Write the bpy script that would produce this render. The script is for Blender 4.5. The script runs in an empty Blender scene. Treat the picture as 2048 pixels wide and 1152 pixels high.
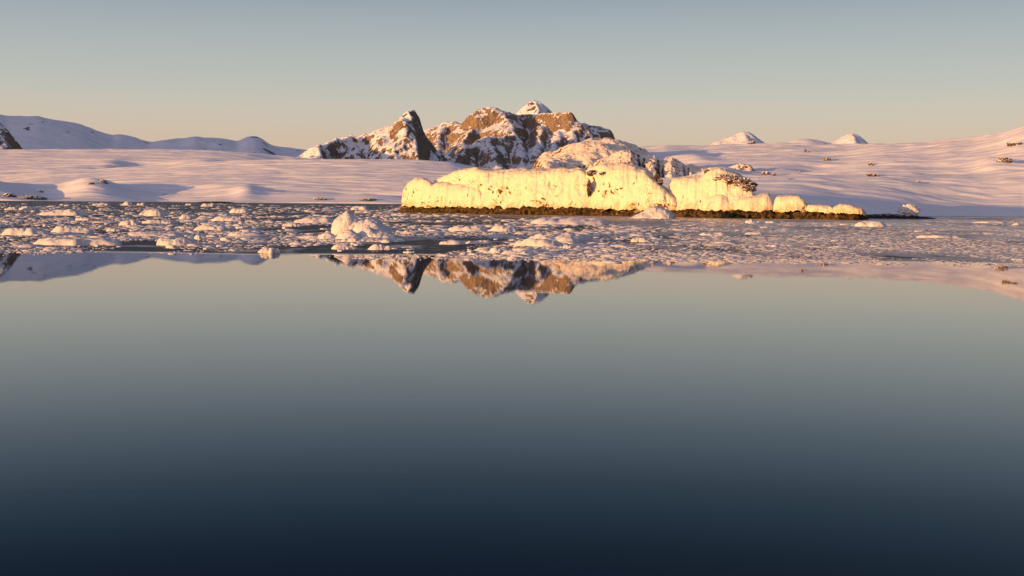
import bpy, math, random
import numpy as np
from mathutils import Matrix, Vector

random.seed(7)
rng = np.random.default_rng(7)
scene = bpy.context.scene
COL = scene.collection

# ------------------------------------------------------------------ camera
F = 2472.0                      # focal length in photo pixels (2048 wide)
H = 6.0                         # eye height above the water, metres
ROLL = math.radians(0.487)
PITCH = math.atan(171.9 / F)
SUN_AZ = math.radians(235.0)    # clockwise from +Y (straight ahead)
SUN_EL = math.radians(3.35)
SUN = np.array([math.sin(SUN_AZ) * math.cos(SUN_EL), math.cos(SUN_AZ) * math.cos(SUN_EL), math.sin(SUN_EL)])

rot = Matrix.Rotation(math.pi / 2 - PITCH, 4, 'X') @ Matrix.Rotation(ROLL, 4, 'Z')
cam_data = bpy.data.cameras.new('camera')
cam_data.sensor_width = 36.0
cam_data.lens = F / 2048 * 36
cam_data.clip_start = 0.1
cam_data.clip_end = 200000
cam = bpy.data.objects.new('camera', cam_data)
cam.matrix_world = Matrix.Translation((0, 0, H)) @ rot
COL.objects.link(cam)
scene.camera = cam
R3 = np.array(rot.to_3x3())


def W(px, py, D):
    """A point seen at photo pixel (px,py), at the distance y = D ahead."""
    px, py, D = np.broadcast_arrays(np.asarray(px, float), np.asarray(py, float), np.asarray(D, float))
    v = np.stack([(px - 1024) / F, -(py - 576) / F, -np.ones_like(px)], -1) @ R3.T
    k = D / v[..., 1]
    p = v * k[..., None]
    p[..., 2] += H
    return p


def hor(px):
    return 404.1 + (np.asarray(px, float) - 1024) * math.tan(ROLL)


def water_at(px, py):
    """The point of the water surface seen at a photo pixel."""
    v = R3 @ np.array([(px - 1024) / F, -(py - 576) / F, -1.0])
    t = -H / v[2]
    return v[0] * t, v[1] * t


def line(pts, x):
    pts = sorted(pts)
    return np.interp(x, [p[0] for p in pts], [p[1] for p in pts])


def sline(pts, x, w):
    """The same polyline, its corners rounded."""
    x = np.asarray(x, float)
    s = 0
    for o, k in ((-1, .2), (-.5, .2), (0, .2), (.5, .2), (1, .2)):
        s = s + k * line(pts, x + o * w)
    return s


# ------------------------------------------------------------------ noise
_perm = np.random.default_rng(11).permutation(256)
_perm = np.concatenate([_perm, _perm, _perm])
_grad = np.random.default_rng(12).normal(size=(256, 3))
_grad /= np.linalg.norm(_grad, axis=1)[:, None]


def perlin(x, y, z=0.0):
    x, y, z = np.broadcast_arrays(np.asarray(x, float), np.asarray(y, float), np.asarray(z, float))
    xi, yi, zi = np.floor(x).astype(int), np.floor(y).astype(int), np.floor(z).astype(int)
    xf, yf, zf = x - xi, y - yi, z - zi
    u, v, w = [t * t * t * (t * (t * 6 - 15) + 10) for t in (xf, yf, zf)]
    out = 0
    for dx in (0, 1):
        for dy in (0, 1):
            for dz in (0, 1):
                h = _perm[_perm[_perm[(xi + dx) & 255] + ((yi + dy) & 255)] + ((zi + dz) & 255)]
                g = _grad[h]
                d = g[..., 0] * (xf - dx) + g[..., 1] * (yf - dy) + g[..., 2] * (zf - dz)
                out = out + d * (u if dx else 1 - u) * (v if dy else 1 - v) * (w if dz else 1 - w)
    return out * 1.6


def fbm(x, y, z=0.0, n=4, gain=.5):
    s, a = 0, 1.0
    for i in range(n):
        s = s + a * perlin(x * 2**i + 17.3 * i, y * 2**i - 9.1 * i, z * 2**i + 3.7 * i)
        a *= gain
    return s


def ridged(x, y, z=0.0, n=4, gain=.5):
    s, a = 0, 1.0
    for i in range(n):
        s = s + a * (1 - np.abs(perlin(x * 2**i + 7.3 * i, y * 2**i - 3.1 * i, z * 2**i)) * 2)
        a *= gain
    return s


# ------------------------------------------------------------------ objects
def mesh_obj(name, verts, faces, mat, parent=None, smooth=True):
    me = bpy.data.meshes.new(name)
    verts = np.asarray(verts, float)
    if isinstance(faces, np.ndarray):
        n, k = faces.shape
        me.vertices.add(len(verts))
        me.vertices.foreach_set('co', verts.ravel())
        me.loops.add(n * k)
        me.loops.foreach_set('vertex_index', faces.ravel().astype(np.int32))
        me.polygons.add(n)
        me.polygons.foreach_set('loop_start', np.arange(0, n * k, k, dtype=np.int32))
        me.update(calc_edges=True)
    else:
        me.from_pydata([tuple(v) for v in verts], [], faces)
    me.polygons.foreach_set('use_smooth', [smooth] * len(me.polygons))
    me.materials.append(mat)
    me.validate()
    o = bpy.data.objects.new(name, me)
    COL.objects.link(o)
    if parent:
        o.parent = parent
    return o


def grid_faces(nr, nc, flip=False):
    i = np.arange(nr - 1)[:, None] * nc + np.arange(nc - 1)[None, :]
    q = np.stack([i, i + 1, i + nc + 1, i + nc], -1).reshape(-1, 4)
    return q[:, ::-1].copy() if flip else q


def tag(o, label=None, cat=None, group=None, kind=None):
    if label:
        o['label'] = label
    if cat:
        o['category'] = cat
    if group:
        o['group'] = group
    if kind:
        o['kind'] = kind
    return o


def recentre(o, base):
    """Put a mesh object's origin at its base without moving it."""
    b = Vector(base)
    o.data.transform(Matrix.Translation(-b))
    o.location = b
    return o


# ------------------------------------------------------------------ materials
def new_mat(name):
    m = bpy.data.materials.new(name)
    m.use_nodes = True
    nt = m.node_tree
    return m, nt, nt.nodes['Principled BSDF']


def N(nt, t, **kw):
    n = nt.nodes.new(t)
    for k, v in kw.items():
        if k in n.inputs:
            n.inputs[k].default_value = v
        else:
            setattr(n, k, v)
    return n


def math_node(nt, op, a, b=None, clamp=False):
    n = nt.nodes.new('ShaderNodeMath')
    n.operation = op
    n.use_clamp = clamp
    for i, s in enumerate((a, b)):
        if s is None:
            continue
        if isinstance(s, (int, float)):
            n.inputs[i].default_value = s
        else:
            nt.links.new(s, n.inputs[i])
    return n.outputs[0]


def mapped(nt, scale):
    tc = nt.nodes.new('ShaderNodeNewGeometry')
    mp = nt.nodes.new('ShaderNodeMapping')
    mp.inputs['Scale'].default_value = scale
    nt.links.new(tc.outputs['Position'], mp.inputs['Vector'])
    return mp.outputs[0]


def smooth_step(nt, x, lo, hi):
    n = nt.nodes.new('ShaderNodeMapRange')
    n.interpolation_type = 'SMOOTHSTEP'
    n.inputs['From Min'].default_value = lo
    n.inputs['From Max'].default_value = hi
    nt.links.new(x, n.inputs['Value'])
    return n.outputs[0]


def mixc(nt, fac, a, b):
    n = nt.nodes.new('ShaderNodeMix')
    n.data_type = 'RGBA'
    nt.links.new(fac, n.inputs[0])
    for s, i in ((a, 6), (b, 7)):
        if isinstance(s, tuple):
            n.inputs[i].default_value = (*s, 1)
        else:
            nt.links.new(s, n.inputs[i])
    return n.outputs[2]


def noise(nt, vec, scale, detail=5, rough=.55):
    n = nt.nodes.new('ShaderNodeTexNoise')
    n.inputs['Scale'].default_value = scale
    n.inputs['Detail'].default_value = detail
    n.inputs['Roughness'].default_value = rough
    nt.links.new(vec, n.inputs['Vector'])
    return n.outputs['Fac']


def snow_mat(name, stretch=(1, 1, 1), bump=(.05, 1.0), col=(.84, .85, .88), fine=None):
    m, nt, b = new_mat(name)
    v = mapped(nt, stretch)
    n = noise(nt, v, bump[0], 6)
    bp = N(nt, 'ShaderNodeBump', Strength=1.0, Distance=bump[1])
    nt.links.new(n, bp.inputs['Height'])
    nt.links.new(bp.outputs[0], b.inputs['Normal'])
    b.inputs['Base Color'].default_value = (*col, 1)
    b.inputs['Roughness'].default_value = .7
    b.inputs['Specular IOR Level'].default_value = .15
    return m


def rocky_mat(name, scale, lo, hi, w=1.0, rock_a=(.13, .10, .085), rock_b=(.06, .048, .042), stretch=(1, 1, .45),
              bump=(.05, 8.0), snow=(.84, .85, .88), bias=0.0, w2=0.0):
    """Snow lies where the surface is level; rock shows where it is steep, broken up by noise."""
    m, nt, b = new_mat(name)
    v = mapped(nt, stretch)
    n1 = noise(nt, v, scale, 7, .62)
    n2 = noise(nt, v, scale * 3.7, 4, .6)
    geo = nt.nodes.new('ShaderNodeNewGeometry')
    sx = nt.nodes.new('ShaderNodeSeparateXYZ')
    nt.links.new(geo.outputs['Normal'], sx.inputs[0])
    d = math_node(nt, 'MULTIPLY', math_node(nt, 'SUBTRACT', n1, .5), w)
    f = math_node(nt, 'ADD', math_node(nt, 'ADD', sx.outputs['Z'], d), bias)
    if w2:
        f = math_node(nt, 'ADD', f, math_node(nt, 'MULTIPLY', math_node(nt, 'SUBTRACT', n2, .5), w2))
    k = smooth_step(nt, f, lo, hi)
    rock = mixc(nt, smooth_step(nt, n2, .35, .68), rock_b, rock_a)
    nt.links.new(mixc(nt, k, rock, snow), b.inputs['Base Color'])
    bp = N(nt, 'ShaderNodeBump', Strength=1.0, Distance=bump[1])
    nt.links.new(noise(nt, v, bump[0], 7, .65), bp.inputs['Height'])
    nt.links.new(bp.outputs[0], b.inputs['Normal'])
    b.inputs['Roughness'].default_value = .8
    b.inputs['Specular IOR Level'].default_value = .15
    return m


M_SNOW_FAR = snow_mat('snow_far', (.4, 1, 1), (.012, 6.0))
M_HILL = rocky_mat('hill_snow', .006, .58, .62, 2.6, (.2, .17, .16), (.1, .09, .09), (1, 1, 1), (.01, 8.0))
M_SNOW_FIELD = snow_mat('snow_field', (.35, 1, 1), (.035, 2.2))
M_SNOW_SLOPE = snow_mat('snow_slope', (.35, 1, 1), (.09, .8))
M_MOUNT = rocky_mat('mountain_rock', .030, .735, .785, 1.1, (.35, .255, .165), (.16, .125, .10), (1, 1, .28), (.035, 13.0), w2=.75)
M_TOOTH = rocky_mat('tooth_rock', .030, .60, .66, 1.1, (.30, .215, .145), (.13, .105, .085), (1, 1, .3), (.035, 10.0), w2=.6)
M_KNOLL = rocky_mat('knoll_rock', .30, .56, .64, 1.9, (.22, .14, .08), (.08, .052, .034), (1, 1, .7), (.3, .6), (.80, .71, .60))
M_OUTCROP = rocky_mat('outcrop_rock', .5, .44, .57, 2.2, (.14, .085, .05), (.05, .032, .022), (1, 1, .8), (.8, .3))
M_CAP = rocky_mat('islet_snow', .34, -.06, .03, 1.9, (.20, .11, .05), (.09, .05, .025), (1, 1, .35), (.45, .7), (.80, .725, .55))  # snow base tinted yellow in place of overexposed sunlight
# lower part of the islet's snow: a ragged yellow-brown band
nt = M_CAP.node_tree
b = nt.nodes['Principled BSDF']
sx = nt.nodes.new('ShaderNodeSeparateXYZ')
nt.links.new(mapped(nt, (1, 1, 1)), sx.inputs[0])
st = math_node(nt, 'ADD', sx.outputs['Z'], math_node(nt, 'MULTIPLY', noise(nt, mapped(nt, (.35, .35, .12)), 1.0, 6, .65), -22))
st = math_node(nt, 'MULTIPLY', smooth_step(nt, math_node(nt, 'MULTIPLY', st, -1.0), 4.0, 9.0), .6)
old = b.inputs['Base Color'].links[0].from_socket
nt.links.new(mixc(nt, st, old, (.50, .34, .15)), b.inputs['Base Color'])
M_BASE = rocky_mat('tidal_rock', .22, .98, 1.1, 2.4, (.125, .078, .022), (.008, .006, .004), (1, 1, .8), (1.0, .6), (.55, .48, .32))
M_ICE = snow_mat('floe_ice', (1, 1, 1), (1.3, .12), (.63, .63, .65))
M_BRASH = snow_mat('brash_ice', (1, 1, 1), (1.5, .15), (.62, .62, .65))

# water
M_WATER, nt, b = new_mat('sea_water')
b.inputs['Base Color'].default_value = (.002, .007, .014, 1)
b.inputs['IOR'].default_value = 1.333
geo = nt.nodes.new('ShaderNodeNewGeometry')
sx = nt.nodes.new('ShaderNodeSeparateXYZ')
nt.links.new(geo.outputs['Position'], sx.inputs[0])
wob = noise(nt, mapped(nt, (.02, .02, .02)), 1.0, 3)
ydist = math_node(nt, 'ADD', sx.outputs['Y'], math_node(nt, 'MULTIPLY', math_node(nt, 'SUBTRACT', wob, .5), 30))
ydist = math_node(nt, 'ADD', ydist, math_node(nt, 'MULTIPLY', sx.outputs['X'], .11))
rough = smooth_step(nt, ydist, 134, 140)
b1 = N(nt, 'ShaderNodeBump', Strength=1.0, Distance=.0007)
nt.links.new(noise(nt, mapped(nt, (.12, 1.3, 1)), 1.0, 2, .5), b1.inputs['Height'])
b2 = N(nt, 'ShaderNodeBump', Distance=.22)
nt.links.new(rough, b2.inputs['Strength'])
nt.links.new(noise(nt, mapped(nt, (.7, 1.5, 1)), 1.0, 4, .6), b2.inputs['Height'])
nt.links.new(b1.outputs[0], b2.inputs['Normal'])
nt.links.new(b2.outputs[0], b.inputs['Normal'])
slush = noise(nt, mapped(nt, (.03, .012, 1)), 1.0, 5, .6)
clear = math_node(nt, 'SUBTRACT', 1.0, math_node(nt, 'MULTIPLY', smooth_step(nt, sx.outputs['X'], 0, 110), smooth_step(nt, slush, .40, .55)))
dull = math_node(nt, 'MULTIPLY', rough, math_node(nt, 'ADD', math_node(nt, 'MULTIPLY', clear, .6), .4))
nt.links.new(math_node(nt, 'ADD', math_node(nt, 'MULTIPLY', dull, .36), .005), b.inputs['Roughness'])
nt.links.new(math_node(nt, 'SUBTRACT', 1.333, math_node(nt, 'MULTIPLY', dull, .23)), b.inputs['IOR'])
film_n = noise(nt, mapped(nt, (.10, .05, 1)), 1.0, 8, .68)
film_r = math_node(nt, 'MULTIPLY', math_node(nt, 'ADD', smooth_step(nt, sx.outputs['X'], -10, 70), .3), .13)
film = math_node(nt, 'MULTIPLY', smooth_step(nt, math_node(nt, 'ADD', film_n, film_r), .54, .62), rough)
icy = mixc(nt, film, (.016, .019, .030), (.42, .385, .385))
nt.links.new(mixc(nt, rough, (.002, .006, .013), icy), b.inputs['Base Color'])

# ------------------------------------------------------------------ water sheet
ys = np.array([-400, 0, 40, 80, 120, 160, 220, 300, 450, 700, 1200, 2500, 6000, 15000, 60000.0])
xs = np.array([-60000, -15000, -5000, -2000, -800, -300, -100, 0, 100, 300, 800, 2000, 5000, 15000, 60000.0])
gx, gy = np.meshgrid(xs, ys)
o = mesh_obj('water', np.stack([gx.ravel(), gy.ravel(), 0 * gx.ravel()], -1), grid_faces(len(ys), len(xs)), M_WATER)
tag(o, 'still dark sea water mirroring the sky and mountains', kind='structure')


# ------------------------------------------------------------------ snow landforms
class Fan:
    """A snow-covered landform whose foot and crest are given column by column."""

    def __init__(self, name, label, mat, sky, Dc, D0, px0, px1, nu=500, nv=160, back=1.0, backdrop=.5, p=1.0,
                 bumps=(), rough=None, bank=0.0, fk=30, z0=0.0, soft=8, fit=True, kind='structure', spread=0.0):
        px = np.linspace(px0, px1, nu)
        py = sline(sky, px, soft)
        dc = sline(Dc, px, 160) if isinstance(Dc, list) else np.full(nu, float(Dc))
        d0 = sline(D0, px, 160) if isinstance(D0, list) else np.full(nu, float(D0))
        pc = W(px, py, dc)
        tt = np.concatenate([np.linspace(0, 1, nv), 1 + np.linspace(0, 1, nv // 3)[1:] * back])
        D = d0[None, :] + (dc - d0)[None, :] * tt[:, None]
        X = (pc[:, 0] / dc)[None, :] * D
        zc = pc[:, 2]
        g = np.where(tt <= 1, np.clip(tt, 0, 1) ** p, 1 - backdrop * (tt - 1) ** 1.3)[:, None]
        z = z0 + (zc - z0)[None, :] * g
        if bank:
            z = z + bank * (1 - np.exp(-(D - d0[None, :]) / 30)) * np.clip(1 - tt * .8, 0, 1)[:, None]
        for (bx, bt, sx_, st, amp) in bumps:
            z = z + amp * np.exp(-((px[None, :] - bx) / sx_) ** 2 - ((tt[:, None] - bt) / st) ** 2)
        if rough:
            z = z + rough(X, D) * np.clip(tt * 6, 0, 1)[:, None]
        if fit:
            tan_t = (zc - H) / dc
            kern = np.hanning(2 * fk + 3)
            kern /= kern.sum()
            for _ in range(4):
                s = np.max((z - z0) / D, axis=0)
                want = tan_t + (H - z0) / d0.mean() * 0
                k = (np.max((z - H) / D, axis=0))
                f = np.where(k > 1e-6, (tan_t + H / dc) / np.maximum(k + H / dc, 1e-6), 1)
                f = np.convolve(np.pad(f, fk + 1, mode='edge'), kern, 'valid')
                z = z0 + (z - z0) * f[None, :]
        self.px, self.D, self.X, self.z = px, D, X, z
        z[0, :] = np.minimum(z[0, :], -1.0)
        v = np.stack([X.ravel(), D.ravel(), z.ravel()], -1)
        self.o = mesh_obj(name, v, grid_faces(len(tt), nu), mat)
        tag(self.o, label, kind=kind)

    def at(self, px, py):
        """First point of the landform seen at a photo pixel."""
        c = int(np.argmin(np.abs(self.px - px)))
        p = W(px, py, 1000.0)
        tan = (p[2] - H) / 1000.0
        a = (self.z[:, c] - H) / self.D[:, c]
        r = int(np.argmax(a >= tan)) if (a >= tan).any() else int(np.argmax(a))
        return Vector((self.X[r, c], self.D[r, c], self.z[r, c]))


def waves(ax, ay, amp, seed, n=4, skew=.15):
    return lambda X, Y: amp * fbm((X + skew * Y) / ax + seed, Y / ay - seed, seed * .37, n)


def both(*fs):
    return lambda X, Y: sum(f(X, Y) for f in fs)


# far hills, left, in their own shade and that of the added ridge
Fan('hills', 'blue shaded far snow hills sloping down along the left', M_HILL,
    [(-500, 190), (-200, 205), (-60, 222), (0, 229), (12, 232), (75, 232), (110, 239), (160, 248), (200, 263), (225, 270), (240, 268),
     (270, 275), (300, 284), (330, 279), (365, 277), (390, 272), (410, 275), (440, 276), (475, 282), (495, 274), (512, 272),
     (525, 277), (540, 288), (560, 294), (610, 299), (660, 310), (720, 322), (800, 345), (900, 370)],
    7600, 5600, -500, 900, 420, 120, rough=waves(420, 300, 14, 3.1, 5), soft=5, backdrop=.8, z0=20)

# unseen ridge added out of frame to the left, shaped to shade the far hills
SHADE_RIDGE = [(-3900, 4300, 420), (-4100, 5000, 520), (-4500, 5900, 700), (-5000, 7000, 800)]
RG = [tuple((1024 + F * x_ / y_, float(hor(1024 + F * x_ / y_)) - F * (z_ - H) / y_, y_)) for x_, y_, z_ in SHADE_RIDGE]
LATER = lambda: mountain('mountain', 'unseen snow ridge added out of frame on the left to shade the hills', [(RG, .8, 1.0)], -6200, -2600, 3200, 8200, 40.0, M_MOUNT, 20, 30)

# near dark rocky slope at the very left edge
Fan('hills', 'rock-strewn dark spur at the far left edge behind the snow field', M_MOUNT,
    [(-400, 180), (-120, 215), (-40, 228), (0, 243), (12, 252), (25, 272), (45, 300), (70, 325)],
    5300, 4750, -400, 80, 200, 120, rough=both(waves(160, 120, 18, 8.2, 5), waves(40, 40, 9, 2.2, 4)), soft=5, backdrop=.7, z0=20)

# left snow field: rear and front lobes
Fan('snow_field', 'pink sunlit rear snow plateau below the left hills', M_SNOW_FIELD,
    [(-600, 300), (0, 299), (150, 298), (300, 298), (420, 300), (500, 305), (560, 311), (620, 317), (700, 322), (800, 326), (1000, 340), (1150, 355)],
    4700, 3500, -600, 1150, 700, 200, bumps=[(285, .50, 55, .13, -34), (405, .60, 60, .10, 16), (120, .4, 120, .25, 10), (225, .6, 40, .1, 12)],
    rough=both(waves(500, 60, 4.0, 1.7, 5), waves(130, 24, 2.1, 5.7, 3)), back=.4, z0=10)
shore_left = [(-600, 2450), (0, 2500), (500, 2550), (900, 2600), (1150, 2500)]
FRONT = Fan('snow_field', 'wide pink sunlit front snow field down to the left shore', M_SNOW_FIELD,
    [(-600, 352), (-60, 352), (0, 350), (100, 342), (200, 337), (300, 331), (380, 325), (460, 321), (540, 319), (620, 318), (700, 318),
     (830, 319), (900, 324), (960, 335), (1010, 345), (1100, 352), (1150, 354)],
    3600, shore_left, -600, 1150, 900, 300,
    bumps=[(340, .16, 110, .14, -14), (185, .26, 60, .10, 30), (-40, .2, 90, .14, 30), (90, .14, 60, .1, -8), (60, .3, 70, .08, 10), (492, .20, 26, .12, 9), (445, .30, 40, .05, 6),
           (630, .13, 75, .10, 10), (740, .10, 60, .08, 9), (690, .22, 140, .1, -12)],
    rough=both(waves(420, 50, 3.4, 4.4, 5), waves(110, 22, 2.0, 9.3, 3)), back=.15, backdrop=.3, z0=0)

# right snow slope
shore_right = [(1100, 720), (1400, 660), (1600, 655), (1730, 672), (1900, 730), (2048, 770), (2600, 720)]
SLOPE = Fan('snow_slope', 'broad pink snow slope rising to the right behind the islet', M_SNOW_SLOPE,
    [(1100, 330), (1200, 300), (1280, 293), (1330, 290), (1400, 291), (1480, 288), (1560, 285), (1600, 287), (1650, 288), (1720, 287),
     (1800, 287), (1850, 283), (1900, 277), (1950, 273), (2000, 266), (2048, 252), (2150, 228), (2300, 205), (2600, 180)],
    [(1100, 1500), (1400, 1400), (1700, 1250), (2048, 1100), (2600, 1000)], shore_right, 1100, 2600, 1000, 320,
    bumps=[(1390, .55, 40, .05, 5), (1440, .30, 45, .06, 6), (1640, .45, 60, .06, -4), (1990, .45, 40, .08, 6), (1900, .12, 200, .08, -5)],
    bank=8.0, rough=both(waves(190, 60, 3.0, 6.4, 5, .6), waves(36, 10, .8, 2.3, 3, .5)), back=.4, backdrop=.3, z0=0, soft=6)

# bumpy knoll behind the islet
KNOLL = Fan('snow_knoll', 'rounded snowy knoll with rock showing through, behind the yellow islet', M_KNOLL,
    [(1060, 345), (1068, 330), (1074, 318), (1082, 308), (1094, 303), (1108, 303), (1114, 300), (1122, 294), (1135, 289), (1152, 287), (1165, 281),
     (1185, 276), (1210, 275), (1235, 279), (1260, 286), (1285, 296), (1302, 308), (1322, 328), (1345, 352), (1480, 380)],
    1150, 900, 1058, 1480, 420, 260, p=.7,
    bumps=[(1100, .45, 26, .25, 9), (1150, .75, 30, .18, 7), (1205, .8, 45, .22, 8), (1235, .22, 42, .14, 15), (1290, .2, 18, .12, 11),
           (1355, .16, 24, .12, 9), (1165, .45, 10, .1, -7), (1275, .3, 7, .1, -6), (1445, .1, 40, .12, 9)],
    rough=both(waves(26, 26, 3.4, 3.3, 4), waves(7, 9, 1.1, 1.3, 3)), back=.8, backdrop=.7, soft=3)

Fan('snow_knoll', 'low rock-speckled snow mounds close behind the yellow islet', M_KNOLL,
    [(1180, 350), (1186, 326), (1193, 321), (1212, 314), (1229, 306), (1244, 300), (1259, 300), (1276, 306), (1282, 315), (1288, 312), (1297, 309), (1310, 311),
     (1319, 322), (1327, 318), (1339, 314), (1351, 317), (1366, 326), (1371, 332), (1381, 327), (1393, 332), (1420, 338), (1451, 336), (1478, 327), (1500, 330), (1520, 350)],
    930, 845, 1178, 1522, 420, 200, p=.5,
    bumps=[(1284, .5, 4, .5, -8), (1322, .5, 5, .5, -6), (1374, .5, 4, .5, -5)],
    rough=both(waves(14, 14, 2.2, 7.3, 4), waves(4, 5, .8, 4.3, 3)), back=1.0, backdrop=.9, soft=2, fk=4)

# ------------------------------------------------------------------ ridge mountains
def mountain(name, label, ridges, x0, x1, y0, y1, step, mat, warp=10, rough=14, floor=-30, rnd=6.0, step_h=0.0):
    nx, ny = int((x1 - x0) / step) + 1, int((y1 - y0) / step) + 1
    X, Y = np.meshgrid(np.linspace(x0, x1, nx), np.linspace(y0, y1, ny))
    Xw = X + warp * fbm(X / 90, Y / 90, 1.5, 4)
    Yw = Y + warp * 2 * fbm(X / 90 + 50, Y / 90, 4.5, 4)
    Z = np.full(X.shape, -1e9)
    for pts, s_lit, s_dark in ridges:
        P = [W(*p) for p in pts]
        for a, c in zip(P[:-1], P[1:]):
            d = c[:2] - a[:2]
            L2 = d @ d
            t = np.clip(((Xw - a[0]) * d[0] + (Yw - a[1]) * d[1]) / L2, 0, 1)
            qx, qy = Xw - (a[0] + t * d[0]), Yw - (a[1] + t * d[1])
            dist = np.hypot(qx, qy)
            side = (qx * SUN[0] + qy * SUN[1]) / np.maximum(dist, 1e-6)
            k = np.clip(side * 1.5 + .5, 0, 1)
            s = s_dark + (s_lit - s_dark) * k
            zz = a[2] + t * (c[2] - a[2]) - s * (np.sqrt(dist**2 + rnd**2) - rnd)
            Z = np.maximum(Z, zz)
    near = np.clip((Z + 50) / 150, 0, 1)
    Z = Z + rough * near * (ridged(X / 130, Y / 130, 2.2, 5, .55) - 1.25) * .6
    if step_h:
        ph = (Z + 45 * fbm(X / 260, Y / 260, 7.7, 3)) / step_h * 2 * math.pi
        Z = Z + near * step_h / 6.28 * .75 * np.sin(ph) * np.clip(.5 + fbm(X / 150, Y / 150, 3.3, 2), 0, 1)
    Z = np.maximum(Z, floor)
    keep = Z > floor + .01
    q = grid_faces(ny, nx)
    q = q[keep.ravel()[q].any(axis=1)]
    used = np.unique(q)
    remap = np.zeros(nx * ny, int)
    remap[used] = np.arange(len(used))
    v = np.stack([X.ravel(), Y.ravel(), Z.ravel()], -1)[used]
    o = mesh_obj(name, v, remap[q], mat)
    tag(o, label, kind='structure')
    return o


mountain('mountain', 'sharp tooth-shaped peak, sunlit left and black right face', [
    ([(816, 220, 6000), (807, 262, 5900), (811, 318, 5700), (813, 345, 5550)], 1.55, 2.3),
    ([(825, 223, 6040), (816, 220, 6000), (799, 233, 6010), (765, 255, 6050), (751, 264, 6080)], .85, 2.2),
    ([(825, 223, 6040), (834, 234, 6050), (845, 266, 6080)], 1.2, 2.3),
    ([(751, 264, 6080), (720, 272, 6000), (697, 274, 5950), (678, 277, 5850), (650, 288, 5700), (634, 293, 5550), (648, 322, 5350)], .62, 1.3),
    ([(690, 274, 6300), (705, 270, 6300), (730, 262, 6300), (751, 264, 6300)], .8, 1.4),
    ([(697, 274, 5950), (712, 295, 5800), (716, 325, 5550)], .7, 1.3),
    ([(845, 266, 6080), (862, 309, 6000), (880, 320, 5900), (905, 327, 5800), (925, 345, 5700)], .8, 1.0),
], -1300, 0, 5000, 6900, 6.0, M_TOOTH, 15, 26)

mountain('mountain', 'broad rocky massif with a snow dome and dark lower walls', [
    ([(840, 268, 7350), (847, 262, 7300), (868, 253, 7200), (888, 243, 7150), (909, 240, 7150), (922, 242, 7100), (939, 240, 7000), (950, 230, 6950),
      (963, 218, 6950), (975, 214, 6950), (991, 215, 6950), (1004, 221, 6950), (1011, 227, 7000), (1035, 229, 7150),
      (1073, 230, 7150), (1093, 226, 7000), (1121, 225, 6900), (1141, 228, 6850), (1148, 243, 6900), (1162, 245, 7000),
      (1196, 248, 7000), (1206, 272, 7000), (1225, 320, 7000)], 1.25, 1.0),
    ([(1004, 221, 6950), (1016, 240, 6800), (1034, 271, 6600), (1000, 272, 6480), (975, 273, 6420), (943, 293, 6250), (919, 310, 6100), (895, 322, 5950)], .72, 2.0),
    ([(975, 273, 6420), (985, 300, 6200), (1000, 335, 5900)], 1.0, 1.5),
    ([(1034, 271, 6600), (1045, 300, 6400), (1048, 340, 6000)], 1.2, 1.6),
    ([(1141, 228, 6850), (1146, 262, 6750), (1150, 300, 6500)], .9, 1.8),
    ([(1093, 226, 7000), (1085, 255, 6850), (1075, 290, 6550), (1065, 335, 6100)], 1.0, 1.4),
    ([(1121, 225, 6900), (1118, 262, 6780), (1105, 310, 6400)], 1.1, 1.6),
    ([(1196, 248, 7000), (1185, 280, 6800), (1170, 320, 6500)], 1.0, 1.4),
    ([(950, 230, 6950), (942, 262, 6820), (925, 285, 6600)], .9, 1.2),
    ([(888, 243, 7150), (880, 275, 6950), (868, 315, 6600)], .9, 1.2),
], -800, 900, 5500, 8000, 7.0, M_MOUNT, rnd=22, step_h=120)

mountain('mountain', 'distant white pyramid peak showing behind the massif', [
    ([(1020, 245, 8900), (1035, 227, 8900), (1049, 212, 8900), (1061, 202, 8900), (1069, 199, 8900)], 1.0, 1.0),
    ([(1069, 199, 8900), (1080, 203, 8900), (1093, 217, 8900), (1110, 240, 8900)], 1.0, 1.0),
    ([(1069, 199, 8900), (1076, 215, 8800), (1078, 240, 8500)], .9, 1.2),
    ([(1093, 217, 8900), (1088, 222, 8780), (1080, 245, 8500)], .7, 1.0),
], -350, 750, 8100, 9600, 9.0, rocky_mat('far_peak_rock', .02, .60, .66, 1.0, (.2, .15, .12), (.1, .08, .07)))
LATER()
M_PEAK = rocky_mat('snowy_peak', .02, .22, .30, .8, (.2, .15, .12), (.1, .08, .07))
mountain('mountain', 'white snow peak with a small rocky tip above the right slope', [
    ([(1405, 298, 4300), (1420, 291, 4300), (1450, 276, 4300), (1488, 263, 4300), (1497, 263, 4300)], .5, .8),
    ([(1497, 263, 4300), (1506, 272, 4300), (1520, 283, 4300), (1550, 300, 4300)], .6, .9),
    ([(1490, 263, 4300), (1500, 285, 4150), (1510, 310, 4000)], .5, .9),
], 500, 1100, 3800, 4800, 6.0, M_PEAK, 4, 5)
mountain('mountain', 'low flat white rise between the two right peaks', [
    ([(1560, 292, 5000), (1578, 283, 5000), (1598, 278, 5000), (1615, 277, 5000), (1650, 283, 5000), (1690, 292, 5000)], .3, .4),
], 900, 1600, 4300, 5600, 8.0, M_SNOW_FAR, 3, 3)
mountain('mountain', 'small white pyramid peak above the right slope', [
    ([(1655, 294, 5200), (1668, 284, 5200), (1690, 272, 5200), (1704, 265, 5200), (1711, 266, 5200), (1722, 275, 5200), (1735, 288, 5200), (1750, 300, 5200)], .6, .9),
    ([(1706, 265, 5200), (1712, 285, 5050), (1716, 305, 4900)], .5, 1.0),
], 1150, 1750, 4600, 5700, 6.0, M_PEAK, 4, 5)


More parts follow.
